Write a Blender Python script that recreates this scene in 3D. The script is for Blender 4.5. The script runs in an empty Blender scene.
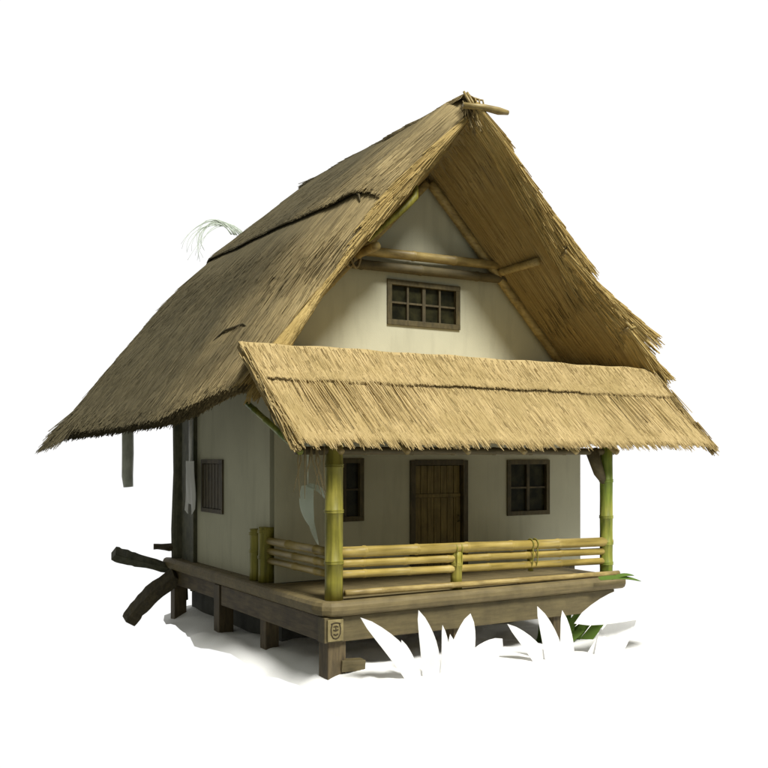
import bpy, bmesh, math, random
import numpy as np
from mathutils import Vector, Matrix
R = math.radians
random.seed(7); rng = np.random.default_rng(7)
scn = bpy.context.scene
col = scn.collection

# ------------------------------------------------------------------ camera
AZ = R(31.28)
cd = bpy.data.cameras.new('camera'); cam = bpy.data.objects.new('camera', cd); col.objects.link(cam)
cam.location = (-6.6076, -12.3668, 2.14)
cam.rotation_euler = (R(90), 0, -AZ)
cd.sensor_width = 36; cd.lens = 36 * 940 / 768; cd.shift_y = 72 / 768
cd.clip_end = 500
scn.camera = cam
# ------------------------------------------------------------------ world: pale overcast studio sky, bright behind the house, dim on the near side
w = bpy.data.worlds.new('World'); scn.world = w; w.use_nodes = True
wn = w.node_tree; wn.nodes.clear()
tc = wn.nodes.new('ShaderNodeTexCoord')
dt = wn.nodes.new('ShaderNodeVectorMath'); dt.operation = 'DOT_PRODUCT'
dt.inputs[1].default_value = (math.sin(AZ), math.cos(AZ), 0)
mr = wn.nodes.new('ShaderNodeMapRange'); mr.interpolation_type = 'SMOOTHSTEP'
mr.inputs['From Min'].default_value = .25; mr.inputs['From Max'].default_value = .72
mx = wn.nodes.new('ShaderNodeMix'); mx.data_type = 'RGBA'
mx.inputs[6].default_value = (.225, .228, .195, 1); mx.inputs[7].default_value = (1.04, 1.04, 1.04, 1)
bg = wn.nodes.new('ShaderNodeBackground'); wo = wn.nodes.new('ShaderNodeOutputWorld')
wn.links.new(tc.outputs['Generated'], dt.inputs[0]); wn.links.new(dt.outputs['Value'], mr.inputs['Value'])
wn.links.new(mr.outputs['Result'], mx.inputs[0]); wn.links.new(mx.outputs[2], bg.inputs['Color'])
bg.inputs['Strength'].default_value = 1.0
wn.links.new(bg.outputs[0], wo.inputs[0])
# ------------------------------------------------------------------ sun
SV = Vector((.02, -.68, .88)).normalized()
sd = bpy.data.lights.new('sun', 'SUN'); sun = bpy.data.objects.new('sun', sd); col.objects.link(sun)
sd.energy = 5.0; sd.angle = R(17); sd.color = (1, .985, .92)
sun.rotation_euler = SV.to_track_quat('Z', 'Y').to_euler()
scn.view_settings.view_transform = 'Standard'; scn.view_settings.look = 'None'
scn.view_settings.exposure = 0; scn.view_settings.gamma = 1

# ------------------------------------------------------------------ helpers
def tag(o, label=None, cat=None, group=None, kind=None):
    if label: o['label'] = label
    if cat: o['category'] = cat
    if group: o['group'] = group
    if kind: o['kind'] = kind
    return o
def empty(name, loc=(0, 0, 0)):
    o = bpy.data.objects.new(name, None); col.objects.link(o); o.location = loc; return o
def link(name, me, mat, parent=None, smooth=False):
    o = bpy.data.objects.new(name, me); col.objects.link(o)
    if mat: me.materials.append(mat)
    if parent is not None: o.parent = parent
    if smooth: me.polygons.foreach_set('use_smooth', [True] * len(me.polygons))
    return o
class MB:
    def __init__(s): s.v = []; s.f = []
    def add(s, v, f):
        n = len(s.v); s.v += [tuple(p) for p in v]; s.f += [tuple(i + n for i in q) for q in f]
    def box(s, a, b):
        (x0, y0, z0), (x1, y1, z1) = a, b
        s.add([(x0,y0,z0),(x1,y0,z0),(x1,y1,z0),(x0,y1,z0),(x0,y0,z1),(x1,y0,z1),(x1,y1,z1),(x0,y1,z1)],
              [(0,3,2,1),(4,5,6,7),(0,1,5,4),(1,2,6,5),(2,3,7,6),(3,0,4,7)])
    def tube(s, pts, rad, n=12, cap=True):
        pts = [Vector(p) for p in pts]; k = len(pts)
        if not hasattr(rad, '__len__'): rad = [rad] * k
        up = None; vs = []; fs = []
        for i, p in enumerate(pts):
            d = (pts[min(i+1, k-1)] - pts[max(i-1, 0)]).normalized()
            if up is None: up = Vector((0,0,1)) if abs(d.z) < .9 else Vector((1,0,0))
            a = d.cross(up).normalized(); b = a.cross(d).normalized(); up = b
            for j in range(n):
                t = 2*math.pi*j/n
                vs.append(p + a*math.cos(t)*rad[i] + b*math.sin(t)*rad[i])
        for i in range(k-1):
            for j in range(n):
                fs.append((i*n+j, i*n+(j+1)%n, (i+1)*n+(j+1)%n, (i+1)*n+j))
        if cap: fs.append(tuple(range(n))[::-1]); fs.append(tuple((k-1)*n+j for j in range(n)))
        s.add(vs, fs)
    def bar(s, a, b, w_, h_):      # rectangular bar between two points
        a, b = Vector(a), Vector(b); d = (b-a).normalized()
        up = Vector((0,0,1)) if abs(d.z) < .95 else Vector((0,1,0))
        x = d.cross(up).normalized(); y = x.cross(d).normalized()
        v = []
        for p in (a, b):
            for sx, sy in ((-1,-1),(1,-1),(1,1),(-1,1)): v.append(p + x*sx*w_/2 + y*sy*h_/2)
        s.add(v, [(0,1,2,3),(7,6,5,4),(0,4,5,1),(1,5,6,2),(2,6,7,3),(3,7,4,0)])
    def build(s, name, mat, parent=None, smooth=False, bevel=0, recalc=True):
        me = bpy.data.meshes.new(name); me.from_pydata(s.v, [], s.f)
        if recalc or bevel:
            bm = bmesh.new(); bm.from_mesh(me); bmesh.ops.recalc_face_normals(bm, faces=bm.faces)
            if bevel: bmesh.ops.bevel(bm, geom=list(bm.edges), offset=bevel, segments=2, affect='EDGES', profile=.6)
            bm.to_mesh(me); bm.free()
        return link(name, me, mat, parent, smooth)
def bamboo_mb(a, b, r, nodes=None, spacing=.45, n=16, bend=0):
    a, b = Vector(a), Vector(b); L = (b-a).length; m = MB()
    ts = sorted(nodes) if nodes else [spacing*(i+.5) + random.uniform(-.05, .05) for i in range(int(L/spacing))]
    ts = [t for t in ts if .06 < t < L-.06]
    st = [(0, r)]; prev = 0
    for t in ts:
        mid = (prev + t)/2; st.append((mid, r*.96))
        st += [(t-.030, r*.985), (t-.013, r*1.11), (t-.004, r*1.03), (t+.004, r*1.03), (t+.016, r*1.10), (t+.032, r*.985)]; prev = t
    st += [((prev+L)/2, r*.96), (L, r*.98)]
    st.sort()
    side = (b-a).cross(Vector((0,0,1)))
    side = side.normalized() if side.length > 1e-3 else Vector((1,0,0))
    dn = (b-a).normalized().cross(side)
    pts = [a + (b-a)*(t/L) + dn*bend*math.sin(math.pi*t/L) for t, _ in st]
    m.tube(pts, [q for _, q in st], n)
    return m
# ------------------------------------------------------------------ materials
def mat(name):
    m = bpy.data.materials.new(name); m.use_nodes = True; nt = m.node_tree
    return m, nt, nt.nodes['Principled BSDF']
def N(nt, t, **k):
    n = nt.nodes.new(t)
    for a, v in k.items(): setattr(n, a, v)
    return n
def noise(nt, scale, detail=4, vec=None, rough=.55, mscale=None):
    tc = N(nt, 'ShaderNodeTexCoord'); src = tc.outputs['Object']
    if mscale:
        mp = N(nt, 'ShaderNodeMapping'); mp.inputs['Scale'].default_value = mscale
        nt.links.new(src, mp.inputs[0]); src = mp.outputs[0]
    n = N(nt, 'ShaderNodeTexNoise'); n.inputs['Scale'].default_value = scale
    n.inputs['Detail'].default_value = detail; n.inputs['Roughness'].default_value = rough
    nt.links.new(src, n.inputs['Vector']); return n.outputs['Fac']
def ramp(nt, fac, stops):
    r = N(nt, 'ShaderNodeValToRGB'); e = r.color_ramp.elements
    while len(e) < len(stops): e.new(.5)
    for i, (p, c) in enumerate(stops): e[i].position = p; e[i].color = (*c, 1)
    nt.links.new(fac, r.inputs[0]); return r.outputs[0]
def mixc(nt, fac, a, b, mode='MIX'):
    m = N(nt, 'ShaderNodeMix', data_type='RGBA', blend_type=mode)
    for i, x in ((0, fac), (6, a), (7, b)):
        if isinstance(x, (int, float)): m.inputs[i].default_value = x
        elif isinstance(x, tuple): m.inputs[i].default_value = (*x, 1)
        else: nt.links.new(x, m.inputs[i])
    return m.outputs[2]
def bump(nt, p, h, strength=.3, dist=.02):
    b = N(nt, 'ShaderNodeBump'); b.inputs['Strength'].default_value = strength; b.inputs['Distance'].default_value = dist
    nt.links.new(h, b.inputs['Height']); nt.links.new(b.outputs[0], p.inputs['Normal'])
def straw_mat(name, dark, mid, light, patch=None, patch_scale=.5, grade=None):
    m, nt, p = mat(name)
    g = N(nt, 'ShaderNodeNewGeometry')
    c = ramp(nt, g.outputs['Random Per Island'], [(0, dark), (.22, mid), (.75, light), (1, tuple(x*1.12 for x in light))])
    if patch:
        f = ramp(nt, noise(nt, patch_scale, 5, rough=.65), [(.40, (0,0,0)), (.62, (1,1,1))])
        c = mixc(nt, f, c, mixc(nt, .65, c, patch))
    if grade:      # far end darker: part moss and age, part shade put into the colour
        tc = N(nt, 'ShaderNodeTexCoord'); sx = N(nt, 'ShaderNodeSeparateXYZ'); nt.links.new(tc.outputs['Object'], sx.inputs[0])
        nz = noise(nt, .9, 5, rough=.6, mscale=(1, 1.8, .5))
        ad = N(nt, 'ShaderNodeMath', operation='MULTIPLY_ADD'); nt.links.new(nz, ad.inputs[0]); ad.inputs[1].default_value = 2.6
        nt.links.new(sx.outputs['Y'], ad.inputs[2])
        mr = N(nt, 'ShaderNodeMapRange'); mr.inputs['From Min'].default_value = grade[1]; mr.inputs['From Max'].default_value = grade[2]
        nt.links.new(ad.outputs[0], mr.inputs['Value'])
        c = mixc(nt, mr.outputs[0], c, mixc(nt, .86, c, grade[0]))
    nt.links.new(c, p.inputs['Base Color']); p.inputs['Roughness'].default_value = .75
    p.inputs['Specular IOR Level'].default_value = .25
    return m
M = {}
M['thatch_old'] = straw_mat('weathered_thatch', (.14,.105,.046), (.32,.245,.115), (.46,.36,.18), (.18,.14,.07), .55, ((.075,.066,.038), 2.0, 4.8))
M['thatch_new'] = straw_mat('straw_thatch', (.17,.115,.038), (.40,.295,.13), (.55,.42,.205), (.37,.275,.11), 1.1)
M['reed'] = straw_mat('reed_lining', (.10,.065,.022), (.28,.20,.078), (.40,.30,.125), (.3,.21,.07), .8)
def wood_mat(name, a, b, c, sc=(2, 2, 25), rough=.7):
    m, nt, p = mat(name)
    f = noise(nt, 1.6, 6, mscale=sc, rough=.6); f2 = noise(nt, 3.2, 4)
    cc = ramp(nt, f, [(.3, a), (.5, b), (.72, c)])
    cc = mixc(nt, ramp(nt, f2, [(.4, (0,0,0)), (.75, (.6,.6,.6))]), cc, tuple(x*.55 for x in a))
    nt.links.new(cc, p.inputs['Base Color']); p.inputs['Roughness'].default_value = rough
    bump(nt, p, f, .35, .01); return m
M['deck'] = wood_mat('deck_wood', (.14,.108,.045), (.18,.138,.06), (.22,.17,.076), (1.2, 14, 14))
M['deck_side'] = wood_mat('deck_side_wood', (.10,.075,.035), (.19,.14,.068), (.27,.205,.105), (14, 1.2, 14))
M['beam'] = wood_mat('beam_wood', (.085,.066,.027), (.115,.09,.038), (.145,.112,.048), (1.5, 12, 12))
M['beam_side'] = wood_mat('beam_side_wood', (.06,.042,.02), (.11,.08,.037), (.165,.125,.06), (12, 1.5, 12))
M['post'] = wood_mat('post_wood', (.05,.037,.017), (.10,.072,.033), (.15,.11,.05), (12, 12, 1.5))
M['darkwood'] = wood_mat('dark_wood', (.045,.036,.018), (.085,.066,.03), (.13,.10,.048), (10, 10, 2))
M['moss'] = wood_mat('mossy_wood', (.045,.05,.028), (.095,.095,.055), (.14,.13,.08), (6, 6, 3))
M['palewood'] = wood_mat('pale_wood', (.42,.44,.38), (.55,.57,.50), (.65,.67,.60), (10, 10, 2))
M['frame'] = wood_mat('window_frame_wood', (.05,.04,.016), (.09,.07,.028), (.125,.098,.04), (10, 10, 3))
M['door'] = wood_mat('door_wood', (.12,.085,.022), (.19,.14,.04), (.25,.19,.06), (14, 14, 1.2))
M['pole'] = wood_mat('peeled_pole', (.22,.155,.05), (.36,.265,.095), (.47,.36,.14), (2, 12, 12), .5)
M['plaque'] = wood_mat('plaque_wood', (.16,.125,.05), (.23,.185,.08), (.30,.245,.11), (8, 8, 8))
def bamboo_mat(name, a, b, c, axis):
    m, nt, p = mat(name)
    ms = {'x': (1, 14, 14), 'y': (14, 1, 14), 'z': (14, 14, 1)}[axis]
    f = noise(nt, 1.2, 5, mscale=ms); g = noise(nt, 1.5, 4)
    cc = ramp(nt, g, [(.3, a), (.52, b), (.72, c)])
    cc = mixc(nt, ramp(nt, f, [(.42, (0,0,0)), (.7, (.8,.8,.8))]), cc, tuple(x*.45 for x in a))
    nt.links.new(cc, p.inputs['Base Color']); p.inputs['Roughness'].default_value = .5
    p.inputs['Specular IOR Level'].default_value = .3
    bump(nt, p, f, .15, .006); return m
M['bam_rail'] = bamboo_mat('yellow_bamboo', (.29,.21,.045), (.40,.295,.08), (.48,.37,.13), 'x')
M['bam_railY'] = bamboo_mat('yellow_bamboo_side', (.27,.20,.045), (.38,.285,.08), (.47,.36,.13), 'y')
M['bam_post'] = bamboo_mat('green_bamboo', (.19,.175,.025), (.29,.26,.042), (.36,.31,.065), 'z')
M['bam_green'] = bamboo_mat('fresh_green_bamboo', (.12,.19,.025), (.21,.26,.04), (.32,.31,.06), 'z')
def plaster(name, c):
    m, nt, p = mat(name)
    f = noise(nt, .8, 6, rough=.6); h = noise(nt, 38, 5); st = noise(nt, 1.3, 5, mscale=(3, 3, .5))
    cc = ramp(nt, f, [(.3, tuple(x*.86 for x in c)), (.7, c)])
    cc = mixc(nt, ramp(nt, st, [(.5, (0,0,0)), (.8, (.5,.5,.5))]), cc, tuple(x*.6 for x in c))
    nt.links.new(cc, p.inputs['Base Color']); p.inputs['Roughness'].default_value = .9
    p.inputs['Specular IOR Level'].default_value = .2
    bump(nt, p, h, .12, .01); return m
M['plaster'] = plaster('cream_plaster', (.585, .57, .43))
m, nt, p = mat('dark_glass'); f = noise(nt, 5, 3)
nt.links.new(ramp(nt, f, [(.35, (.008,.008,.004)), (.7, (.035,.033,.014))]), p.inputs['Base Color'])
p.inputs['Roughness'].default_value = .3; p.inputs['Specular IOR Level'].default_value = .2; M['glass'] = m
m, nt, p = mat('underhouse_blocker_dark'); f = noise(nt, 3, 6)  # dark surface for the added light blocker below the floor
nt.links.new(ramp(nt, f, [(.3, (.05,.05,.045)), (.7, (.11,.11,.10))]), p.inputs['Base Color']); p.inputs['Roughness'].default_value = .95; M['blocker'] = m
m, nt, p = mat('white_ground'); f = noise(nt, 1.2, 6)
nt.links.new(ramp(nt, f, [(.3, (.93,.93,.93)), (.7, (.96,.96,.96))]), p.inputs['Base Color']); p.inputs['Roughness'].default_value = 1
p.inputs['Specular IOR Level'].default_value = 0; M['ground'] = m
def leafmat(name, c, tr=.5):
    m, nt, p = mat(name); out = nt.nodes['Material Output']
    f = noise(nt, 6, 4, mscale=(3, 3, .6))
    cc = ramp(nt, f, [(.3, tuple(x*.95 for x in c)), (.7, c)])
    nt.links.new(cc, p.inputs['Base Color']); p.inputs['Roughness'].default_value = .7; p.inputs['Specular IOR Level'].default_value = .1
    t = N(nt, 'ShaderNodeBsdfTranslucent'); nt.links.new(cc, t.inputs[0])
    mx = N(nt, 'ShaderNodeMixShader'); mx.inputs[0].default_value = tr
    nt.links.new(p.outputs[0], mx.inputs[1]); nt.links.new(t.outputs[0], mx.inputs[2]); nt.links.new(mx.outputs[0], out.inputs[0]); return m
M['leaf'] = leafmat('white_leaf', (.97, .97, .97))
M['paleleaf'] = leafmat('pale_green_leaf', (.86, .92, .84), .4)
M['greenleaf'] = leafmat('green_leaf', (.16, .26, .05), .4)
M['cloth'] = leafmat('white_cloth', (.93, .93, .92), .3)
m, nt, p = mat('cord'); p.inputs['Base Color'].default_value = (.28,.22,.11,1); p.inputs['Roughness'].default_value = .8; M['cord'] = m
m, nt, p = mat('metal'); p.inputs['Base Color'].default_value = (.12,.10,.06,1); p.inputs['Metallic'].default_value = .8; p.inputs['Roughness'].default_value = .45; M['metal'] = m
m, nt, p = mat('carved_groove'); p.inputs['Base Color'].default_value = (.045,.032,.014,1); p.inputs['Roughness'].default_value = .9; M['groove'] = m

# ------------------------------------------------------------------ numpy thatch
def straws(P, D, L, r, tipr=.6, droop=None):
    """three sided stalks; returns verts, quads"""
    n = len(P); D = D/np.linalg.norm(D, axis=1, keepdims=True)
    ref = np.tile([0.13, 0.31, 0.94], (n, 1)); A = np.cross(D, ref); A /= np.linalg.norm(A, axis=1, keepdims=True); B = np.cross(D, A)
    th = rng.uniform(0, 2*math.pi, n); V = np.zeros((n, 6, 3))
    for k in range(3):
        t = th + k*2*math.pi/3
        o = A*np.cos(t)[:, None] + B*np.sin(t)[:, None]
        V[:, k] = P + o*r[:, None]; V[:, 3+k] = P + D*L[:, None] + o*(r*tipr)[:, None]
        if droop is not None: V[:, 3+k, 2] -= droop
    base = np.arange(n)[:, None]*6
    F = [base + np.array([k, (k+1) % 3, 3+(k+1) % 3, 3+k]) for k in range(3)]
    return V.reshape(-1, 3), np.concatenate(F, 0)
def np_mesh(name, Vs, Fs, mat_, parent):
    off = 0; V = []; F = []
    for v, f in zip(Vs, Fs): V.append(v); F.append(f+off); off += len(v)
    V = np.concatenate(V); F = np.concatenate(F)
    me = bpy.data.meshes.new(name); me.vertices.add(len(V)); me.vertices.foreach_set('co', V.ravel())
    me.loops.add(F.size); me.loops.foreach_set('vertex_index', F.ravel().astype(np.int32))
    me.polygons.add(len(F)); me.polygons.foreach_set('loop_start', (np.arange(len(F))*4).astype(np.int32))
    me.update(calc_edges=True); me.validate()
    return link(name, me, mat_, parent)
def grid(S, us, ss):
    U, Q = np.meshgrid(us, ss, indexing='ij'); V = S(U.ravel(), Q.ravel()); nu, ns = len(us), len(ss)
    i = np.arange(nu-1)[:, None]*ns + np.arange(ns-1)[None, :]; i = i.ravel()
    return V, np.stack([i, i+1, i+ns+1, i+ns], 1)
def cover(S, n, L, r, lift, sgn, s0=0, s1=1, u0=0, u1=1, jit=.05, skew=0, sink=.3, cuts=None, ln=6.9, over=.05):
    """stalks laid down the slope of the surface S(u, s)"""
    u = rng.uniform(u0, u1, n); s = rng.uniform(s0, s1, n)
    e = 1e-3
    for c in (.36, .405, .472, .787): s = np.where(np.abs(s-c) < .006, c-.007, s)
    P = S(u, s); Ts = S(u, np.minimum(s+e, 1)) - S(u, np.minimum(s+e, 1)-e); Tu = S(np.minimum(u+e, 1), s) - S(np.minimum(u+e, 1)-e, s)
    Ts /= np.linalg.norm(Ts, axis=1, keepdims=True); Tu /= np.linalg.norm(Tu, axis=1, keepdims=True)
    Nn = np.cross(Ts, Tu)*sgn; Nn /= np.linalg.norm(Nn, axis=1, keepdims=True)
    Ln = rng.uniform(L[0], L[1], n); rr = rng.uniform(r[0], r[1], n)
    if cuts:       # trimmed where a course ends
        room = np.full(n, 9.)
        for c in sorted(cuts, reverse=True): room = np.where(s <= c, (c-s)*ln, room)
        Ln = np.minimum(Ln, room + rng.uniform(-.01, over, n))
        Ln = np.maximum(Ln, .02)
    D = Ts + Tu*(rng.normal(0, jit, n)+skew)[:, None] + Nn*(np.abs(rng.normal(0, lift, n))+lift*.3)[:, None]
    return straws(P - Nn*(rr*sink)[:, None], D, Ln, rr)
def polyf(pts, smooth=False):
    p = np.array(pts, float); d = np.r_[0, np.cumsum(np.linalg.norm(np.diff(p, axis=0), axis=1))]; d /= d[-1]
    if smooth:       # round off the corners of the profile
        t = np.linspace(0, 1, 201); q = np.stack([np.interp(t, d, p[:, 0]), np.interp(t, d, p[:, 1])], -1); q0 = q.copy()
        for i in range(1, 200):
            k = min(26, i, 200-i); q[i] = q0[i-k:i+k+1].mean(0)
        p, d = q, t
    return lambda s: np.stack([np.interp(s, d, p[:, 0]), np.interp(s, d, p[:, 1])], -1)

house = empty('thatched_house', (2.9, 3, -1.0))
tag(house, 'raised cream cottage with steep golden thatched roof, lower porch roof and bamboo railed veranda', 'house')
HOFF = Vector((-2.9, -3, 1.0))
def own(o):       # children are modelled in world coordinates
    o.matrix_parent_inverse = Matrix.Translation(HOFF); return o
def sub(o):
    return o

# ------------------------------------------------------------------ main roof
YF, YB = .72, 7.15
fL = polyf([(3.04, 8.42), (1.12, 6.55), (-.55, 4.02), (-.95, 3.36)], True)
bL = polyf([(3.04, 8.42), (1.44, 7.03), (.3, 6.04), (-1.2, 4.34), (-2.28, 3.06)], True)
fR = polyf([(3.04, 8.42), (3.24, 8.24), (5.12, 6.04), (6.78, 4.74), (7.68, 3.74)])
bR = polyf([(3.04, 8.42), (5.3, 6.1), (6.95, 4.7), (8.3, 3.4)])
def step(s, cuts, h):
    o = np.zeros_like(s)
    prev = 0
    for c in cuts + [1.0]:
        k = (s >= prev) & (s <= c); o = np.where(k, h*((s-prev)/(c-prev))**1.5, o); prev = c + 1e-9
    return o
def roof_top(f, b, cuts, h, nx, roll=.30, sag=.0):
    def S(u, s):
        Y = YF + (YB-YF)*u; F = f(s); B = b(s); X = F[..., 0]*(1-u) + B[..., 0]*u; Z = F[..., 1]*(1-u) + B[..., 1]*u
        cut = [c*1.0 for c in cuts]
        o = step(s, cut, h)
        d = np.clip((Y-YF)/.65, 0, 1); drop = roll*(1-np.sqrt(np.clip(1-(1-d)**2, 0, 1)))
        wav = .016*np.sin(Y*1.6+s*4)+.006*np.sin(Y*5.1+1.3)
        o = o - drop + wav - sag*np.sin(math.pi*s)*u
        back = np.clip((u-.94)/.06, 0, 1)**2*.12
        o = o - back
        nz = .72
        return np.stack([X + nx*o*.69, Y, Z + o*nz], -1)
    return S
SL = roof_top(fL, bL, [.405], .042, -1)
def drooped(S):       # the old eave sags everywhere but next to the porch
    def G(u, s):
        P = np.array(S(u, s)); k = np.clip(u/.38, 0, 1); k = k*k*(3-2*k)*s**3
        P[..., 2] -= .40*k; P[..., 0] -= .16*k; return P
    return G
SL = drooped(SL)
SR = roof_top(fR, bR, [.472, .787], .30, 1, roll=.12)
inLf = polyf([(3.04, 7.92), (2.63, 7.50), (1.55, 6.26), (.52, 5.16), (-.62, 3.84), (-.98, 3.16)]); inLw = polyf([(3.06, 7.24), (.06, 4.12), (-1.12, 3.10)])
inRf = polyf([(3.04, 7.90), (3.45, 7.52), (4.95, 5.80), (6.62, 4.38), (7.40, 3.50)]); inRw = polyf([(3.06, 7.24), (6.25, 4.06), (7.6, 2.75)])
inLb = polyf([(3.04, 7.9), (.4, 5.5), (-2.18, 2.86)]); inRb = polyf([(3.04, 7.9), (7.6, 3.2), (8.5, 2.9)])
YW = 2.1
def soffit(f, w_, b):
    def S(u, s):
        Y = YF + .02 + (YB-YF-.04)*u; t = np.clip((Y-YF)/(YW-YF), 0, 1)[..., None]; t2 = np.clip((Y-YW)/(YB-YW), 0, 1)[..., None]
        q = f(s)*(1-t) + w_(s)*t; q = np.where(t2 > 0, w_(s)*(1-t2) + b(s)*t2, q)
        return np.stack([q[..., 0], Y, q[..., 1]], -1)
    return S
FL, FR = drooped(soffit(inLf, inLw, inLb)), soffit(inRf, inRw, inRb)
def rim(S, F, u):     # band joining top and soffit at one end
    def G(a, s):
        A = S(np.full_like(s, u), s); B = F(np.full_like(s, u), s); a = a[..., None]
        P = A*(1-a) + B*a
        P[..., 1] -= ((.06 if S is SL else .28) if u == 0 else -.05)*np.sin(math.pi*a[..., 0]**.8); return P
    return G
def eave(S, F):
    def G(u, a):
        one = np.ones_like(u); A = S(u, one); B = F(u, one); a = a[..., None]; return A*(1-a) + B*a
    return G
lin = np.linspace
Vs, Fs = [], []
def addg(g): Vs.append(g[0]); Fs.append(g[1])
us = np.r_[lin(0, .11, 10), lin(.13, 1, 26)]
ssL = np.sort(np.r_[lin(0, 1, 40), .4051, .4052]); ssR = np.sort(np.r_[lin(0, 1, 40), .4719, .4721, .7869, .7871])
for S, F, ss in ((SL, FL, ssL), (SR, FR, ssR)):
    addg(grid(S, us, ss)); addg(grid(F, lin(0, 1, 24), ss)); addg(grid(rim(S, F, 0), lin(0, 1, 10), ss)); addg(grid(rim(S, F, 1), lin(0, 1, 4), ss)); addg(grid(eave(S, F), lin(0, 1, 30), lin(0, 1, 4)))
# left slope: fine long stalks in overlapping courses
addg(cover(SL, 44000, (.5, 1.0), (.004, .0075), .010, -1, s1=.99, jit=.022, cuts=[.405, 1], over=.10))
addg(cover(SL, 6000, (.7, 1.5), (.006, .011), .010, -1, s1=.95, u1=.22, jit=.03, cuts=[.405, 1], over=.12))
addg(cover(SL, 3600, (.25, .45), (.006, .011), .008, -1, s0=.35, s1=.40, jit=.03, cuts=[.405], over=.035))          # lip of the upper course
addg(cover(SL, 5200, (.25, .62), (.006, .011), .04, -1, s0=.93, s1=1, jit=.09, cuts=[1], over=.24))               # ragged eave
EL = eave(SL, FL)
n = 5200; uu = rng.uniform(0, 1, n); aa = rng.uniform(0, 1, n); P = EL(uu, aa); Tn = SL(uu, np.ones(n)) - SL(uu, np.full(n, .97)); Tn /= np.linalg.norm(Tn, axis=1, keepdims=True)
P = P - Tn*.12; D = Tn + rng.normal(0, .08, (n, 3)); D[:, 2] -= .06
addg(straws(P, D, rng.uniform(.16, .36, n)*(1-.45*aa), rng.uniform(.006, .011, n)))
ER = eave(SR, FR)
n = 3000; uu = rng.uniform(0, .6, n); aa = rng.uniform(0, 1, n); P = ER(uu, aa); Tn = SR(uu, np.ones(n)) - SR(uu, np.full(n, .97)); Tn /= np.linalg.norm(Tn, axis=1, keepdims=True)
addg(straws(P - Tn*.12, Tn + rng.normal(0, .07, (n, 3)), rng.uniform(.15, .34, n), rng.uniform(.008, .013, n)))
addg(cover(SL, 900, (.5, .8), (.006, .010), .05, -1, s0=.93, s1=.99, jit=.22, u0=.85))        # torn far corner
# right slope and its rim
addg(cover(SR, 6500, (.5, 1.0), (.009, .015), .012, 1, s1=.99, u1=.25, jit=.02, cuts=[.472, .787, 1], over=.08))
addg(cover(SR, 6000, (.4, .9), (.009, .015), .012, 1, s1=.99, u0=.2, jit=.03, cuts=[.472, .787, 1], over=.08))
addg(cover(SR, 1700, (.18, .34), (.009, .015), .02, 1, s0=.42, s1=.471, jit=.04, u1=.4, cuts=[.472], over=.04))
addg(cover(SR, 1500, (.18, .34), (.009, .015), .02, 1, s0=.74, s1=.786, jit=.04, u1=.4, cuts=[.787], over=.05))
addg(cover(SR, 2000, (.15, .38), (.009, .015), .06, 1, s0=.95, s1=1, jit=.12))
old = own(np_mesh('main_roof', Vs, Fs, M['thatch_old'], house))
# rims and lining of the roof
Vs, Fs = [], []
for S, F, sg in ((SL, FL, -1), (SR, FR, 1)):
    G = rim(S, F, 0)
    big = (.010, .017) if sg == 1 else (.008, .013)
    addg(cover(G, 3600 if sg == -1 else 5200, (.45, 1.0), big, .03, -sg, s1=.95, jit=.03, cuts=[1], ln=6.4, over=.12))
    addg(cover(G, 420, (.12, .30), big, .05, -sg, s0=.92, s1=1, jit=.10))
M['rim'] = straw_mat('roof_rim_straw', (.19,.125,.04), (.44,.32,.115), (.60,.45,.185), (.38,.27,.09), 1.0)
own(np_mesh('roof_rim', Vs, Fs, M['rim'], old)).matrix_parent_inverse = Matrix()

Vs, Fs = [], []
for F, sg, n in ((FL, -1, 2500), (FR, 1, 5200)): addg(cover(F, n, (.7, 1.4), (.012, .018), .006, -sg, s1=.93, u1=.26, jit=.006, sink=.1, cuts=[1], ln=6.2))
own(np_mesh('roof_lining', Vs, Fs, M['reed'], old)).matrix_parent_inverse = Matrix()
# ridge cap tuft and crossed sticks at the apex
Vs, Fs = [], []
def capS(u, s):
    Y = YF + .04 + (YB-YF-.05)*u; a = (s-.5)*2.0
    return np.stack([3.06 + a*.15, Y, 8.40 + .02*np.sin(Y*3) - np.abs(a)**1.8*.13], -1)
addg(grid(capS, lin(0, 1, 40), lin(0, 1, 9)))
n = 2600; uu = rng.uniform(0, .94, n); sp = rng.uniform(0, 1, n); P = capS(uu, sp)
D = np.stack([rng.normal(0, .04, n), np.full(n, 1.), rng.normal(.0, .025, n)], -1)
addg(straws(P, D, rng.uniform(.2, .55, n)*np.minimum(1, (1-uu)*12), rng.uniform(.006, .011, n)))
n = 70; P = np.stack([3.06+rng.normal(0, .05, n), np.full(n, YF+.02), 8.26-np.abs(rng.normal(0, .05, n))], -1)
D = np.stack([rng.normal(.25, .22, n), rng.normal(-.35, .2, n), np.full(n, -1.)], -1)
addg(straws(P, D, rng.uniform(.25, .6, n), rng.uniform(.008, .014, n)))
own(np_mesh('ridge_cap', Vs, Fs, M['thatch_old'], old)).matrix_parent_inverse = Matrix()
m = MB(); m.tube([(2.78, .50, 8.06), (3.15, .44, 8.08), (3.45, .40, 8.06), (3.64, .38, 8.06)], [.05, .055, .065, .04], 12)
m.build('ridge_pole', M['pole'], old, smooth=True)
m = MB()
for dx, ex in ((0, .22), (.07, .34)):
    m.tube([(2.86+dx, .60, 8.34), (2.90+dx, .50, 8.15), (2.97+dx+ex*.35, .50, 7.98), (2.90+dx+ex, .50, 7.70)], [.022, .024, .022, .014], 8)
for k in range(3):
    m.tube([(2.96+.06*k, .70, 8.36-.03*k), (3.02+.08*k, .49, 8.22), (3.06+.09*k, .52, 8.08)], .018, 6)
m.build('lashing', M['pole'], old, smooth=True)
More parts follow.
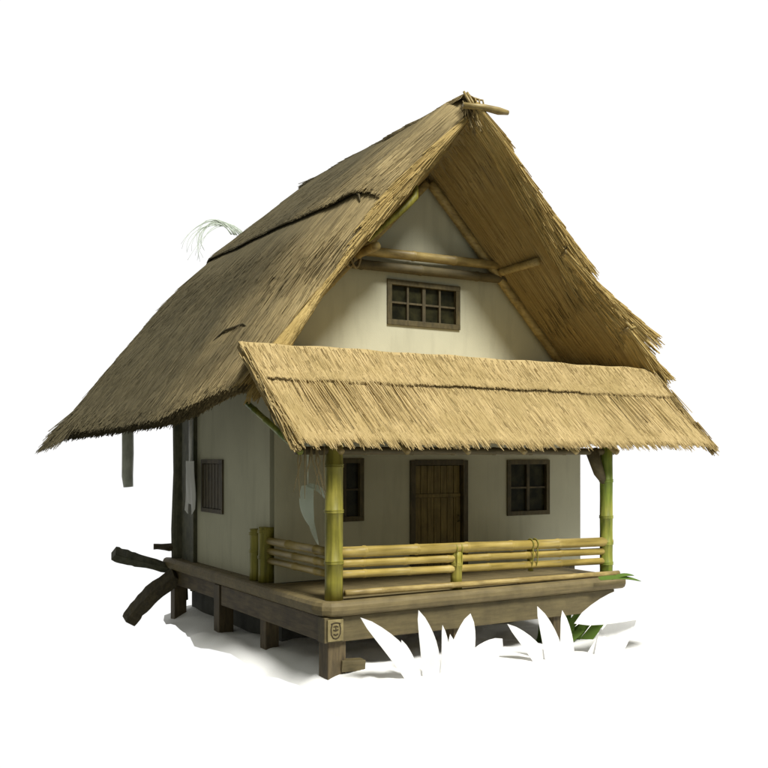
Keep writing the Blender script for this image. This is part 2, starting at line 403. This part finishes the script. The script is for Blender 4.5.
# dark seam stick along the upper course of the left slope, loose strip lower down
def onS(S, u, s, off): 
    p = S(np.array([u]), np.array([s]))[0]; return Vector(p) + Vector((-.69, 0, .72))*off
m = MB(); m.tube([onS(SL, u, .412 + .003*math.sin(u*30), .05) for u in lin(.07, 1, 40)] , [.019 + .004*math.sin(i*2.1) for i in range(40)], 8)
m.tube([onS(SL, .07, .418, .03), onS(SL, .05, .43, .05), onS(SL, .035, .45, .03)], [.02, .018, .01], 8)
m.build('seam_pole', M['beam'], old, smooth=True)
m = MB(); m.tube([onS(SL, .34, .83, .0), onS(SL, .28, .805, .04), onS(SL, .20, .805, .04), onS(SL, .17, .82, .0)], [.008, .02, .02, .008], 7)
m.build('loose_strip', M['beam'], old, smooth=True)
# rafter poles under the near rake, left and right
m = bamboo_mb((2.98, 1.25, 7.66), (.10, 1.25, 4.50), .085, spacing=.9, n=12); m.build('rafter', M['pole'], old, smooth=True)
m = bamboo_mb((3.00, 1.95, 7.12), (.12, 1.95, 4.22), .075, spacing=.8, n=12); m.build('rafter', M['pole'], old, smooth=True)
m = bamboo_mb((3.10, 1.97, 7.16), (6.35, 1.97, 3.92), .085, spacing=.8, n=12); m.build('rafter', M['pole'], old, smooth=True)
m = MB(); m.tube([(2.14, 1.0, 6.72), (2.10, .95, 6.52), (1.88, .95, 6.30), (1.55, 1.0, 6.0), (1.25, 1.05, 5.70)], [.05, .06, .06, .05, .03], 10)
m.build('curved_pole', M['bam_post'], old, smooth=True)
m = bamboo_mb((4.66, 2.10, 5.66), (4.80, .95, 5.72), .075, spacing=.6, n=12); m.build('purlin', M['pole'], old, smooth=True)
m = bamboo_mb((1.52, 2.10, 5.66), (1.46, 1.15, 5.66), .08, spacing=.6, n=12); m.build('purlin', M['pole'], old, smooth=True)
m = bamboo_mb((6.65, .52, 4.62), (5.6, .54, 5.56), .028, spacing=.4, n=8); m.build('rake_stick', M['pole'], old, smooth=True)
m = MB(); m.tube([(6.45, .50, 4.78), (6.66, .44, 4.56), (6.86, .46, 4.64), (6.95, .56, 4.72)], .03, 7); m.build('lashing', M['pole'], old, smooth=True)
# tie beams across the gable
own(bamboo_mb((1.15, 1.93, 5.74), (4.85, 1.93, 5.80), .088, spacing=1.0, n=14).build('gable_beam', M['pole'], house, smooth=True))
own(bamboo_mb((.95, 1.97, 5.50), (4.95, 1.97, 5.56), .088, spacing=1.3, n=14).build('gable_beam', M['beam'], house, smooth=True))
m = MB()
for x in (1.22, 1.34, 1.46):
    m.tube([(x+.11*math.cos(t), 1.86-.02*math.sin(t*2), 5.67+.26*math.sin(t)) for t in lin(0, 2*math.pi, 14)], .022, 6, cap=False)
own(m.build('lashing', M['cord'], house, smooth=True))

# ------------------------------------------------------------------ porch roof
def SA(u, s):
    X = (-1.24*(1-u) + 7.30*u)*(1-s) + (-.82*(1-u) + 7.90*u)*s
    Y = .56 + (-.42-.56)*s; Z = 3.83 + (2.40-3.83)*s - .05*np.sin(math.pi*s)
    cut = .36 + .02*np.sin(u*9) 
    o = np.where(s < cut, .055*(np.clip(s/cut, 0, 1))**1.5, .03*s)
    o = o + .012*np.sin(X*3.1) + .01*np.sin(X*7.7+1)
    return np.stack([X, Y - o*.82, Z + o*.56], -1)
def SAu(u, s):
    P = SA(u, s); P = P.copy(); P[..., 1] += .11; P[..., 2] -= .08; return P
Vs, Fs = [], []
cs = np.sort(np.r_[lin(0, 1, 30), .34, .35, .36, .37, .38])
addg(grid(lambda u, s: np.stack([(-1.2*(1-u) + 7.25*u)*(1-s) + (-.1*(1-u)+6.9*u)*s, .58 + 1.48*s, 3.80 + .12*s], -1), lin(0, 1, 30), lin(0, 1, 6))); addg(grid(SA, lin(0, 1, 60), cs)); addg(grid(SAu, lin(0, 1, 30), cs))
for uu in (0., 1.):
    def side(a, s, uu=uu): return SA(np.full_like(s, uu), s)*(1-a[..., None]) + SAu(np.full_like(s, uu), s)*a[..., None]
    addg(grid(side, lin(0, 1, 3), cs))
for sv in (0., 1.):
    def end(u, a, sv=sv): return SA(u, np.full_like(u, sv))*(1-a[..., None]) + SAu(u, np.full_like(u, sv))*a[..., None]
    addg(grid(end, lin(0, 1, 40), lin(0, 1, 3)))
addg(cover(SA, 11000, (.5, 1.0), (.008, .013), .007, -1, s1=.97, jit=.012, cuts=[.36, 1], ln=1.75, over=.06))
addg(cover(SA, 2600, (.22, .36), (.007, .012), .006, -1, s0=.25, s1=.35, jit=.012, cuts=[.36], ln=1.75, over=.03))
# eave fringe in bunches
u0 = rng.uniform(0, 1, 340); n = 5200; k = rng.integers(0, 340, n); u = np.clip(u0[k] + rng.normal(0, .0022, n), 0, 1)
s = rng.uniform(.93, 1, n); P = SA(u, s); bd = rng.normal(0, .06, 340); bl = rng.uniform(.12, .26, 340)
D = np.stack([.25 + bd[k] + rng.normal(0, .03, n), -.66 + 0*u, -.85 + rng.normal(0, .05, n)], -1)
addg(straws(P, D, bl[k]*rng.uniform(.75, 1.1, n), rng.uniform(.007, .013, n), .45))
# left rake edge strands
n = 700; s = rng.uniform(0, .95, n); P = SA(np.full(n, .002), s) + rng.normal(0, .025, (n, 3)); P[:, 2] -= rng.uniform(0, .12, n)
D = np.stack([rng.normal(.24, .05, n), np.full(n, -.56), np.full(n, -.84)], -1); addg(straws(P, D, np.minimum(rng.uniform(.3, .7, n), (1-s)*1.7+.08), rng.uniform(.008, .014, n)))
n = 700; s = rng.uniform(0, .95, n); P = SA(np.full(n, .998), s) + rng.normal(0, .025, (n, 3)); P[:, 2] -= rng.uniform(0, .12, n)
D = np.stack([rng.normal(.3, .08, n), np.full(n, -.56), np.full(n, -.84)], -1); addg(straws(P, D, np.minimum(rng.uniform(.3, .6, n), (1-s)*1.7+.12), rng.uniform(.008, .014, n)))
porch = own(np_mesh('porch_roof', Vs, Fs, M['thatch_new'], house))
for x in (.0, 1.15, 2.3, 3.45, 4.6, 5.55):
    bamboo_mb((x, 2.0, 3.55), (x, -.3, 2.2), .05, spacing=.7, n=10).build('rafter', M['pole'], porch, smooth=True)
bamboo_mb((-.6, 0.0, 2.22), (5.75, 0.0, 2.22), .065, spacing=.8, n=10).build('eave_beam', M['beam'], porch, smooth=True)
bamboo_mb((-.55, 1.9, 3.0), (-.62, -.2, 2.2), .05, spacing=.6, n=10).build('rafter', M['bam_green'], porch, smooth=True)
m = MB()
for i in range(9):
    a = random.uniform(-.6, -.1); z0 = 2.27; x0 = -.42 + random.uniform(-.25, .35)
    m.tube([(x0, -.1, z0), (x0+random.uniform(-.05, .1), -.08, z0-.2), (x0+random.uniform(-.1, .25), -.05, z0-random.uniform(.4, .8))], [.012, .014, .004], 5)
m.build('dry_fringe', M['cord'], porch, smooth=True)

# ------------------------------------------------------------------ walls
WX0, WX1, WY0, WY1, T = .02, 6.92, 2.10, 5.62, .18
def wall_mesh(cells, holes, y, t, axis='y'):
    """cells: flat polygons in (a, z); holes: rectangles whose reveals are built"""
    m = MB(); P = (lambda a, z, d: (a, y+d, z)) if axis == 'y' else (lambda a, z, d: (y+d, a, z))
    for c in cells:
        m.add([P(a, z, 0) for a, z in c], [tuple(range(len(c)))]); m.add([P(a, z, t) for a, z in c], [tuple(range(len(c)))[::-1]])
    for (a0, a1, z0, z1) in holes:
        q = [(a0, z0), (a1, z0), (a1, z1), (a0, z1)]
        for i in range(4):
            j = (i+1) % 4; m.add([P(*q[i], 0), P(*q[j], 0), P(*q[j], t), P(*q[i], t)], [(0, 1, 2, 3)])
    return m
hl = [(1.0, 1.74, 1.0, 2.09), (2.74, 4.02, .0, 2.06), (5.0, 6.06, .98, 2.05)]
xs = [WX0, 1.0, 1.74, 2.74, 4.02, 5.0, 6.06, WX1]; Z1 = 4.0
cells = []
for i in range(7):
    a, b = xs[i], xs[i+1]
    h = [q for q in hl if abs(q[0]-a) < 1e-6]
    if h:
        if h[0][2] > 0: cells.append([(a, 0), (b, 0), (b, h[0][2]), (a, h[0][2])])
        cells.append([(a, h[0][3]), (b, h[0][3]), (b, Z1), (a, Z1)])
    else: cells.append([(a, 0), (b, 0), (b, Z1), (a, Z1)])
gw = (2.25, 3.84, 4.53, 5.33)
top = lambda x: 7.30 - (abs(x-3.06))*(1.0 if x > 3.06 else 1.02)
cells += [[(WX0, Z1), (gw[0], Z1), (gw[0], top(gw[0])), (WX0, top(WX0))], [(gw[1], Z1), (6.4, Z1), (gw[1], top(gw[1]))],
          [(gw[0], Z1), (gw[1], Z1), (gw[1], gw[2]), (gw[0], gw[2])],
          [(gw[0], gw[3]), (gw[1], gw[3]), (gw[1], top(gw[1])), (3.06, top(3.06)), (gw[0], top(gw[0]))]]
own(wall_mesh(cells, hl + [gw], WY0, T).build('wall', M['plaster'], house))
sw = (4.38, 5.50, 1.05, 2.06)
cells = [[(WY0+T, 0), (sw[0], 0), (sw[0], 3.9), (WY0+T, 3.9)], [(sw[0], 0), (sw[1], 0), (sw[1], sw[2]), (sw[0], sw[2])],
         [(sw[0], sw[3]), (sw[1], sw[3]), (sw[1], 3.9), (sw[0], 3.9)], [(sw[1], 0), (WY1, 0), (WY1, 3.9), (sw[1], 3.9)]]
own(wall_mesh(cells, [sw], WX0, T, 'x').build('wall', M['plaster'], house))
m = MB(); m.box((WX1-T, WY0+T, 0), (WX1, WY1, 3.4)); own(m.build('wall', M['plaster'], house))
m = MB(); m.add([(WX0, WY1, 0), (WX1, WY1, 0), (WX1, WY1, 3.4), (3.06, WY1, 7.2), (WX0, WY1, 4.1), (WX0, WY1+T, 0), (WX1, WY1+T, 0), (WX1, WY1+T, 3.4), (3.06, WY1+T, 7.2), (WX0, WY1+T, 4.1)],
      [(0,1,2,3,4), (9,8,7,6,5), (0,5,6,1), (1,6,7,2), (2,7,8,3), (3,8,9,4), (4,9,5,0)]); own(m.build('wall', M['plaster'], house))
m = MB(); m.box((WX0+T, WY0+T, 0.0), (WX1-T, WY1, .05)); own(m.build('floor_boards', M['darkwood'], house))
# windows
def window(x0, x1, z0, z1, y, cols, rows, fw=.075, axis='y', fm='frame', out=-1):
    P = (lambda a, b, c, d, e, f: ((a, c, e), (b, d, f))) if axis == 'y' else (lambda a, b, c, d, e, f: ((c, a, e), (d, b, f)))
    m = MB(); p, q = y-.035, y+.07
    e = .012
    m.box(*P(x0-e, x1+e, p, q, z0-e, z0+fw)); m.box(*P(x0-e, x1+e, p, q, z1-fw, z1+e))
    m.box(*P(x0-e, x0+fw, p+.003, q-.003, z0+fw, z1-fw)); m.box(*P(x1-fw, x1+e, p+.003, q-.003, z0+fw, z1-fw))
    o = own(m.build('window', M[fm], house, bevel=.006))
    a0, a1, b0, b1 = x0+fw, x1-fw, z0+fw, z1-fw
    m = MB(); m.box(*P(a0-.01, a1+.01, y+.045, y+.055, b0-.01, b1+.01)); m.build('pane', M['glass'], o)
    m = MB()
    for i in range(1, cols):
        c = a0 + (a1-a0)*i/cols; wd = .034 if i*2 == cols else .02; m.box(*P(c-wd, c+wd, y-.005, y+.044, b0, b1))
    for j in range(1, rows):
        c = b0 + (b1-b0)*j/rows; m.box(*P(a0, a1, y+.004, y+.042, c-.017, c+.017))
    m.build('muntin', M['darkwood'], o)
    return o
window(*hl[0], WY0, 2, 2); window(*hl[2], WY0, 2, 2); window(*gw, WY0, 4, 2, .085)
o = window(*sw, WX0, 2, 1, .07, 'x', 'darkwood')
m = MB(); [m.box((WX0-.02, sw[0]+.07+.012+i*.164, sw[2]+.08), (WX0+.004, sw[0]+.07+.15+i*.164, sw[3]-.08)) for i in range(6)]
m.build('shutter', M['darkwood'], o)
# door
m = MB(); x0, x1, z1 = 2.74, 4.02, 2.06
m.box((x0-.01, WY0-.04, 0), (x0+.10, WY0+.10, z1)); m.box((x1-.10, WY0-.04, 0), (x1+.01, WY0+.10, z1)); m.box((x0+.10, WY0-.037, z1-.09), (x1-.10, WY0+.097, z1+.01)); m.box((x0+.10, WY0-.02, 0), (x1-.10, WY0+.12, .07))
dr = own(m.build('door', M['darkwood'], house, bevel=.006))
m = MB(); a0, a1 = x0+.12, x1-.12; n = 7
for i in range(n):
    b = a0 + (a1-a0)*i/n; c = a0 + (a1-a0)*(i+1)/n
    m.box((b+.006, WY0+.05, .08), (c-.006, WY0+.09, 1.36)); m.box((b+.006, WY0+.055, 1.44), (c-.006, WY0+.09, z1-.10))
m.box((a0, WY0+.095, .08), (a1, WY0+.11, z1-.095))
m.build('door_leaf', M['door'], dr, bevel=.003)
m = MB(); m.box((a0, WY0+.035, 1.365), (a1, WY0+.088, 1.435)); m.box((a0+.003, WY0+.037, .085), (a0+.10, WY0+.049, 1.362)); m.box((a1-.10, WY0+.037, .085), (a1-.003, WY0+.049, 1.362)); m.build('door_rail', M['door'], dr, bevel=.004)
m = MB(); m.tube([(a1-.06, WY0+.035, 1.02), (a1-.06, WY0-.02, 1.02), (a1-.06, WY0-.02, .92), (a1-.06, WY0+.035, .90)], .012, 8); m.build('handle', M['metal'], dr, smooth=True)
# timber corner at the back left, and its hanging stub
m = MB(); m.box((-.06, 5.81, -.6), (.18, 6.0, 4.4)); m.box((-.02, 6.005, -.1), (.14, 6.6, 4.4)); m.tube([(.03, 6.86, -.9), (-.02, 6.84, .6), (.03, 6.88, 1.8), (.0, 6.86, 4.6)], [.17, .15, .14, .15], 12)
own(m.build('corner_post', M['moss'], house, bevel=0))
m = MB(); m.tube([(-1.05, 7.0, 3.9), (-1.04, 7.0, 2.2), (-1.05, 7.0, 1.72), (-1.03, 7.0, 1.50)], [.115, .12, .115, .10], 10)
own(m.build('hanging_stub', M['palewood'], house, smooth=True))

# ------------------------------------------------------------------ deck
DX0, DX1, DY0, DY1 = -.30, 5.78, -.28, 7.0
def rounded_frame():
    """edge boards with a rolled nose: front and left"""
    m = MB()
    prof = [(0, 0), (-.03, .0), (-.075, -.02), (-.10, -.07), (-.10, -.13), (-.075, -.19), (-.02, -.225), (.12, -.23), (.12, -.01)]
    path = [(DX1, DY0+.10, (0, 1)), (DX0+.34, DY0+.10, (0, 1)), (DX0+.20, DY0+.135, (.35, .93)), (DX0+.13, DY0+.20, (.75, .66)), (DX0+.10, DY0+.36, (1, 0)), (DX0+.10, DY1, (1, 0))]
    vs = []; n = len(prof)
    for (x, y, d) in path:
        L = math.hypot(*d)
        for (o, z) in prof: vs.append((x + d[0]/L*o, y + d[1]/L*o, z))
    fs = [(i*n+j, i*n+(j+1) % n, (i+1)*n+(j+1) % n, (i+1)*n+j) for i in range(len(path)-1) for j in range(n)]
    fs += [tuple(range(n)), tuple((len(path)-1)*n+j for j in range(n))[::-1]]
    m.add(vs, fs); return m
deck = own(rounded_frame().build('deck', M['deck'], house))
m = MB(); y = DY0+.225
while y < 2.05:
    m.box((DX0+.226, y, -.06), (DX1-.01, min(y+.20, 2.05), -.004+random.uniform(-.004, .002))); y += .212
y = 2.1
while y < DY1-.2:
    m.box((DX0+.226, y, -.06), (.15, y+.20, -.004+random.uniform(-.004, .002))); y += .212
m.build('deck_board', M['deck'], deck, bevel=.004)
m = MB(); m.box((2.0, 2.3, -.24), (6.95, 5.8, -.012)); m.build('underfloor', M['darkwood'], deck)
own((lambda q: (q.box((-.21, -.16, -.61), (5.62, .06, -.235)), q)[1])(MB()).build('deck_beam', M['beam'], house, bevel=.012))
own((lambda q: (q.box((-.20, .064, -.60), (.0, 3.95, -.237)), q)[1])(MB()).build('deck_beam', M['beam_side'], house, bevel=.012))
own((lambda q: (q.box((-.17, 3.954, -.53), (.0, 6.9, -.237)), q)[1])(MB()).build('deck_beam', M['beam_side'], house, bevel=.012))
m = MB()
for y in (1.2, 3.2, 5.2): m.box((.003, y, -.5), (5.5, y+.16, -.245))
own(m.build('joist', M['post'], house))
def stilt(x, y, w_=.30, z=-1.35, zt=-.56, mt='post'):
    m = MB(); m.box((x-w_/2, y-w_/2, z), (x+w_/2, y+w_/2, zt)); return own(m.build('stilt', M[mt], house, bevel=.012))
stilt(.03, .05, .30, zt=-.612); stilt(-.08, 4.12, .28, zt=-.24); stilt(-.06, 6.7, .26, zt=-.24); stilt(2.3, .05, .26, zt=-.612); stilt(4.4, .05, .28, zt=-.612); stilt(-.02, 2.2, .24, zt=-.612)
m = MB(); m.bar((.10, -.05, -.98), (.48, -.09, -1.0), .20, .17); own(m.build('foot_block', M['beam'], house, bevel=.015))
m = MB(); m.box((.30, 2.4, -1.3), (5.5, 6.9, -.262)); own(m.build('underhouse_blocker', M['blocker'], house))  # added dark block, stops the white backdrop showing under the house
# plaque with carved emblem on the beam corner
m = MB(); m.box((-.175, -.20, -.585), (.085, -.163, -.262)); pq = own(m.build('plaque', M['plaque'], house, bevel=.010))
m = MB(); cx, cz, yy = -.045, -.425, -.203
def crv(pts, r=.008): m.tube([(cx+a*.105, yy, cz+b*.125) for a, b in pts], r, 6)
crv([(-.6, .75), (-.75, .2), (-.7, -.45), (-.4, -.85), (0, -.95), (.4, -.85), (.7, -.45), (.75, .2), (.6, .75)], .009)
crv([(-.75, .8), (-.2, .92), (.2, .92), (.75, .8)], .009); crv([(-.35, .45), (.1, .55), (.4, .4)]); crv([(-.4, .1), (0, 0), (.4, .12)], .010); crv([(-.35, -.4), (0, -.52), (.35, -.4)], .010); crv([(0, .5), (.02, .05)])
m.build('carving', M['groove'], pq)

# ------------------------------------------------------------------ veranda posts and railing
own(bamboo_mb((0.03, 0, -.004), (0.03, 0, 2.42), .140, nodes=[.56, 1.32, 2.0], n=24).build('veranda_post', M['bam_post'], house, smooth=True))
own(bamboo_mb((5.58, 0, -.004), (5.58, 0, 2.35), .118, nodes=[.22, .58, 1.05, 1.7], n=20).build('veranda_post', M['bam_green'], house, smooth=True))
m = MB(); m.tube([(5.55, -.02, 1.62), (5.40, .0, 1.85), (5.24, .02, 2.25)], [.05, .10, .12], 10)
own(m.build('post_brace', M['beam'], house, smooth=True))
rl = own(bamboo_mb((.10, -.02, .70), (5.66, -.02, .60), .084, spacing=.95).build('railing', M['bam_rail'], house, smooth=True)); rl['label'] = 'long front bamboo railing'
for za, zb, r_ in ((.53, .43, .064), (.365, .255, .062)):
    bamboo_mb((.12, 0, za), (5.60, 0, zb), r_, spacing=.8).build('rail', M['bam_rail'], rl, smooth=True)
bamboo_mb((.16, -.12, .10), (5.72, -.16, .045), .048, spacing=1.3).build('rail', M['pole'], rl, smooth=True)
bamboo_mb((2.27, .0, -.002), (2.27, .0, .60), .095, nodes=[.40], n=18).build('rail_post', M['bam_post'], rl, smooth=True)
for x in (2.27, 3.85):
    m = MB()
    for dx in (-.05, .05):
        m.tube([(x+dx+.0*t, -.02+.088*math.cos(t), .645+.085*math.sin(t)) for t in lin(0, 2*math.pi, 16)], .014, 6, cap=False)
        m.tube([(x+dx, -.02+.075*math.cos(t), .50+.22*math.sin(t)-.03) for t in lin(0, 2*math.pi, 18)], .011, 6, cap=False)
    m.build('binding', M['bam_post'], rl, smooth=True)
bamboo_mb((3.85, .03, .18), (3.85, .03, .66), .045, nodes=[.3], n=12).build('rail_post', M['bam_post'], rl, smooth=True)
r2 = own(bamboo_mb((0, .1, .70), (0, 2.78, .70), .070, spacing=.9).build('railing', M['bam_railY'], house, smooth=True)); r2['label'] = 'short side bamboo railing'
for z, r_, y1 in ((.53, .060, 2.7), (.37, .058, 2.3)):
    bamboo_mb((0, .1, z), (0, min(y1, 2.3), z), r_, spacing=.8).build('rail', M['bam_railY'], r2, smooth=True)
bamboo_mb((-.02, 2.68, -.002), (-.02, 2.68, .88), .15, nodes=[.5, .8], n=16).build('rail_post', M['bam_post'], r2, smooth=True)
bamboo_mb((0, 2.36, -.002), (0, 2.36, .93), .145, nodes=[.42, .86], n=16).build('rail_post', M['bam_post'], r2, smooth=True)

# ------------------------------------------------------------------ broken timbers behind the deck on the left
def timber(name, pts, rads, label, mt='moss'):
    m = MB(); P_ = []; Q_ = []
    for i in range(len(pts)-1):
        for k in range(4):
            t = k/4; P_.append(Vector(pts[i]).lerp(Vector(pts[i+1]), t)); Q_.append((rads[i]*(1-t)+rads[i+1]*t)*random.uniform(.98, 1.02))
    P_.append(Vector(pts[-1])); Q_.append(rads[-1]); m.tube(P_, Q_, 4)
    m.v = [tuple(Vector(v) + Vector((random.uniform(-.012, .012), random.uniform(-.012, .012), random.uniform(-.012, .012)))) for v in m.v]; c = Vector(pts[0]); o = m.build(name, M[mt], None, smooth=False, bevel=.012)
    me = o.data
    for v in me.vertices: v.co = v.co - c
    o.location = c
    return tag(o, label, 'timber')
timber('broken_log', [(-1.0, 7.1, -1.30), (-.86, 7.0, -1.06), (-.60, 6.8, -.72), (-.16, 6.5, -.32)], [.17, .19, .20, .19], 'dark broken log slanting up from the ground to the back left corner of the deck', 'darkwood')
timber('broken_beam', [(-1.34, 7.0, .14), (-1.08, 7.0, .05), (-.80, 6.95, -.04), (-.2, 6.85, -.22)], [.15, .155, .13, .11], 'mossy dark green beam end jutting out left of the deck behind the slanting log', 'moss')
timber('short_plank', [(-.50, 7.0, .24), (-.2, 6.9, .22), (.2, 6.8, .20)], [.06, .09, .09], 'short dark plank level with the deck at the base of the back left corner post', 'darkwood')

# ------------------------------------------------------------------ white ground patch
from mathutils import noise as mn
m = MB(); NA, NR = 120, 60; vs = []; fs = []
def gh(x, y):
    h = -1.08 + .10*mn.noise(Vector((x*.9, y*.9, 3))) + .05*mn.noise(Vector((x*2.4, y*2.4, 7)))
    k = max(0, min(1, (-.1-x)/.6))*max(0, min(1, y/3)); k = k*k*(3-2*k)
    return h + k*(.16 + .12*mn.noise(Vector((x*1.7, y*1.9, 11)))) - .10*max(0, min(1, (x-3)/2))
for j in range(NR+1):
    for i in range(NA):
        a = 2*math.pi*i/NA; t = (j/NR)**.8
        lim = 1 + .10*mn.noise(Vector((math.cos(a)*2, math.sin(a)*2, 1)))
        ca, sa = math.cos(a), math.sin(a); q = (abs(ca)**6 + abs(sa)**6)**(-1/6)
        x = 4.35 + 4.95*ca*q*t*lim; y = 2.0 + 5.8*sa*q*t*lim
        vs.append((x, y, gh(x, y) - max(0, t-.88)**1.5*6))
for j in range(NR):
    for i in range(NA):
        k = (i+1) % NA; fs.append((j*NA+i, j*NA+k, (j+1)*NA+k, (j+1)*NA+i))
m.add(vs, fs); g = m.build('ground', M['ground'], None, smooth=True); g['kind'] = 'structure'; g['label'] = 'bright white uneven ground under the house'

# ------------------------------------------------------------------ pale leaves in front
def leaf(m, base, tip, width, face, bend=.12, n=9):
    b, t = Vector(base), Vector(tip); d = t-b; f = Vector(face).normalized()
    sd_ = d.cross(f).normalized(); nrm = sd_.cross(d).normalized()
    vs = []; fs = []
    for i in range(n+1):
        q = i/n; wd = width*(math.sin(math.pi*min(1, q*.72+.28))**.65 if q < 1 else 0) * (1 if q < .99 else 0)
        c = b + d*q + nrm*bend*math.sin(math.pi*q)
        fold = wd*.16
        vs += [c - sd_*wd + nrm*fold, c, c + sd_*wd + nrm*fold]
    for i in range(n):
        k = i*3; fs += [(k, k+1, k+4, k+3), (k+1, k+2, k+5, k+4)]
    n0 = len(vs); vs2 = [v - nrm*.006 for v in vs]; m.add(vs + vs2, fs + [tuple(n0+i for i in f_)[::-1] for f_ in fs])
FACE = (-.20, -.80, .60)
def plant(base, leaves, label):
    m = MB()
    for (bx, by, bz, tx, ty, tz, w_) in leaves:
        leaf(m, (bx, by, bz), (tx, ty, tz), w_, FACE)
    o = m.build('broad_leaf_plant', M['leaf'], None, smooth=True)
    for v in o.data.vertices: v.co -= Vector(base)
    o.location = base
    return tag(o, label, 'plant', 'white leaves along the front of the deck')
def L(px, py, qx, qy, w, Y=-.85):      # base x, z and tip x, z on the planting line
    return (px, Y, py, qx, Y+.1, qy, w)
plant((.9, -.8, -1.1), [L(1.0, -1.25, .06, -.16, .17), L(.85, -1.25, .75, -.55, .10)], 'long white leaf arching left, its tip just right of the carved corner plaque')
plant((1.2, -.8, -1.1), [L(1.20, -1.2, 1.05, -.14, .15), L(1.42, -1.2, 1.48, -.40, .07)], 'upright white leaf with a narrow one beside it, left of the middle railing post')
plant((1.7, -.8, -1.1), [L(1.58, -1.25, 2.0, -.27, .19), L(1.55, -1.25, 1.62, -.55, .09)], 'broad white leaf leaning right below the middle railing post')
plant((2.1, -.8, -1.1), [L(1.75, -1.25, 2.62, -.72, .20)], 'low white leaf arching right above the ground under the middle of the deck')
plant((3.3, -.8, -1.2), [L(3.45, -1.4, 2.72, -.50, .16)], 'low white leaf leaning left under the lashed rail')
plant((3.7, -.8, -1.2), [L(3.62, -1.5, 3.33, -.27, .18), L(3.80, -1.5, 3.86, -.38, .13)], 'tall pointed white leaf beneath the window right of the door')
plant((5.4, -.8, -.5), [L(5.95, -.35, 4.12, -.62, .30)], 'large white leaf pointing left across the right end of the deck')
plant((4.6, -.8, -1.2), [L(4.35, -1.5, 5.60, -.30, .24), L(4.5, -1.5, 4.72, -.75, .12)], 'wide white leaf rising to the right below the right end of the deck')
m = MB()
for k in range(26):
    x0 = 4.3 + random.random()*1.0
    leaf(m, (x0, .3+random.random()*.5, -1.35), (x0+random.uniform(-.3, .7), .1+random.random()*.5, -.45-random.random()*.5), random.uniform(.05, .10), FACE)
o = m.build('green_leaf_plant', M['greenleaf'], None, smooth=True); 
for v in o.data.vertices: v.co -= Vector((4.9, -.55, -1.2))
o.location = (4.9, -.55, -1.2); tag(o, 'dark green leaves in shade under the right end of the deck', 'plant')
m = MB(); leaf(m, (5.0, -.42, .02), (6.05, -.40, -.10), .05, (0, -.6, .8), bend=.06); leaf(m, (5.3, -.40, .0), (5.85, -.42, .02), .04, (0, -.6, .8), bend=.05)
o = m.build('leaf_sprig', M['greenleaf'], None, smooth=True)
for v in o.data.vertices: v.co -= Vector((5.0, -.42, .02))
o.location = (5.0, -.42, .02); tag(o, 'bright green leaf lying over the right corner of the deck', 'leaf')
# hanging pale leaf behind the near post
m = MB(); leaf(m, (.10, 1.0, 1.68), (.14, .9, .98), .12, (-.7, -.6, .25), bend=.14); leaf(m, (.10, 1.0, 1.68), (.36, .8, 1.40), .06, (-.3, -.5, .8), bend=.10); leaf(m, (.12, 1.0, 1.3), (.24, .9, .72), .05, (-.1, -.9, .1), bend=-.06)
m.tube([(.10, 1.0, 2.9), (.10, 1.0, 1.63)], .008, 5)
o = m.build('hanging_leaf', M['paleleaf'], None, smooth=True)
for v in o.data.vertices: v.co -= Vector((.22, 1.0, 2.5))
o.location = (.22, 1.0, 2.5); tag(o, 'pale whitish green leaf hanging beside the near bamboo corner post', 'leaf')
# white cloth hanging by the side window
m = MB(); vs = []; fs = []; nn = 10
for side_ in (0, 1):
    for i in range(nn+1):
        for j in range(8):
            y = 5.48 + .48*j/7 ; z = 2.04 - (.95 + .12*math.sin(j*1.3))*i/nn
            vs.append((-.16 - .012*side_ + .025*math.sin(j*2.0 + i*.25), y + .03*math.sin(i*.6), z))
for side_ in (0, 1):
    o0 = side_*(nn+1)*8
    for i in range(nn):
        for j in range(7):
            a = o0+i*8+j; fs.append((a, a+1, a+9, a+8) if side_ else (a, a+8, a+9, a+1))
m.add(vs, fs); m.tube([(-.16, 5.70, 2.9), (-.16, 5.70, 2.03)], .03, 6)
o = m.build('hanging_cloth', M['cloth'], None, smooth=True)
for v in o.data.vertices: v.co -= Vector((-.16, 5.7, 2.9))
o.location = (-.16, 5.7, 2.9); tag(o, 'pale grey white cloth strip hanging beside the shuttered side window', 'cloth')
# green grass wisps at the far end of the roof
m = MB()
for k in range(16):
    q = [Vector((1.5+random.uniform(-.2, .2), 7.2, 7.05)), Vector((1.0+random.uniform(-.2, .2), 7.25, 7.75-random.random()*.3)), Vector((.35+random.uniform(-.1, .4), 7.3, 7.1)), Vector((.25+random.uniform(-.05, .5), 7.3, 6.35+random.random()*.5))]
    m.tube([q[0]*(1-t)**3+q[1]*3*t*(1-t)**2+q[2]*3*t*t*(1-t)+q[3]*t**3 for t in [i/11 for i in range(12)]], [.013-.0009*i for i in range(12)], 5)
o = m.build('grass_tuft', M['paleleaf'], None, smooth=True)
for v in o.data.vertices: v.co -= Vector((1.5, 7.15, 7.0))
o.location = (1.5, 7.15, 7.0); tag(o, 'wispy pale green grass growing out at the far left edge of the roof', 'grass')
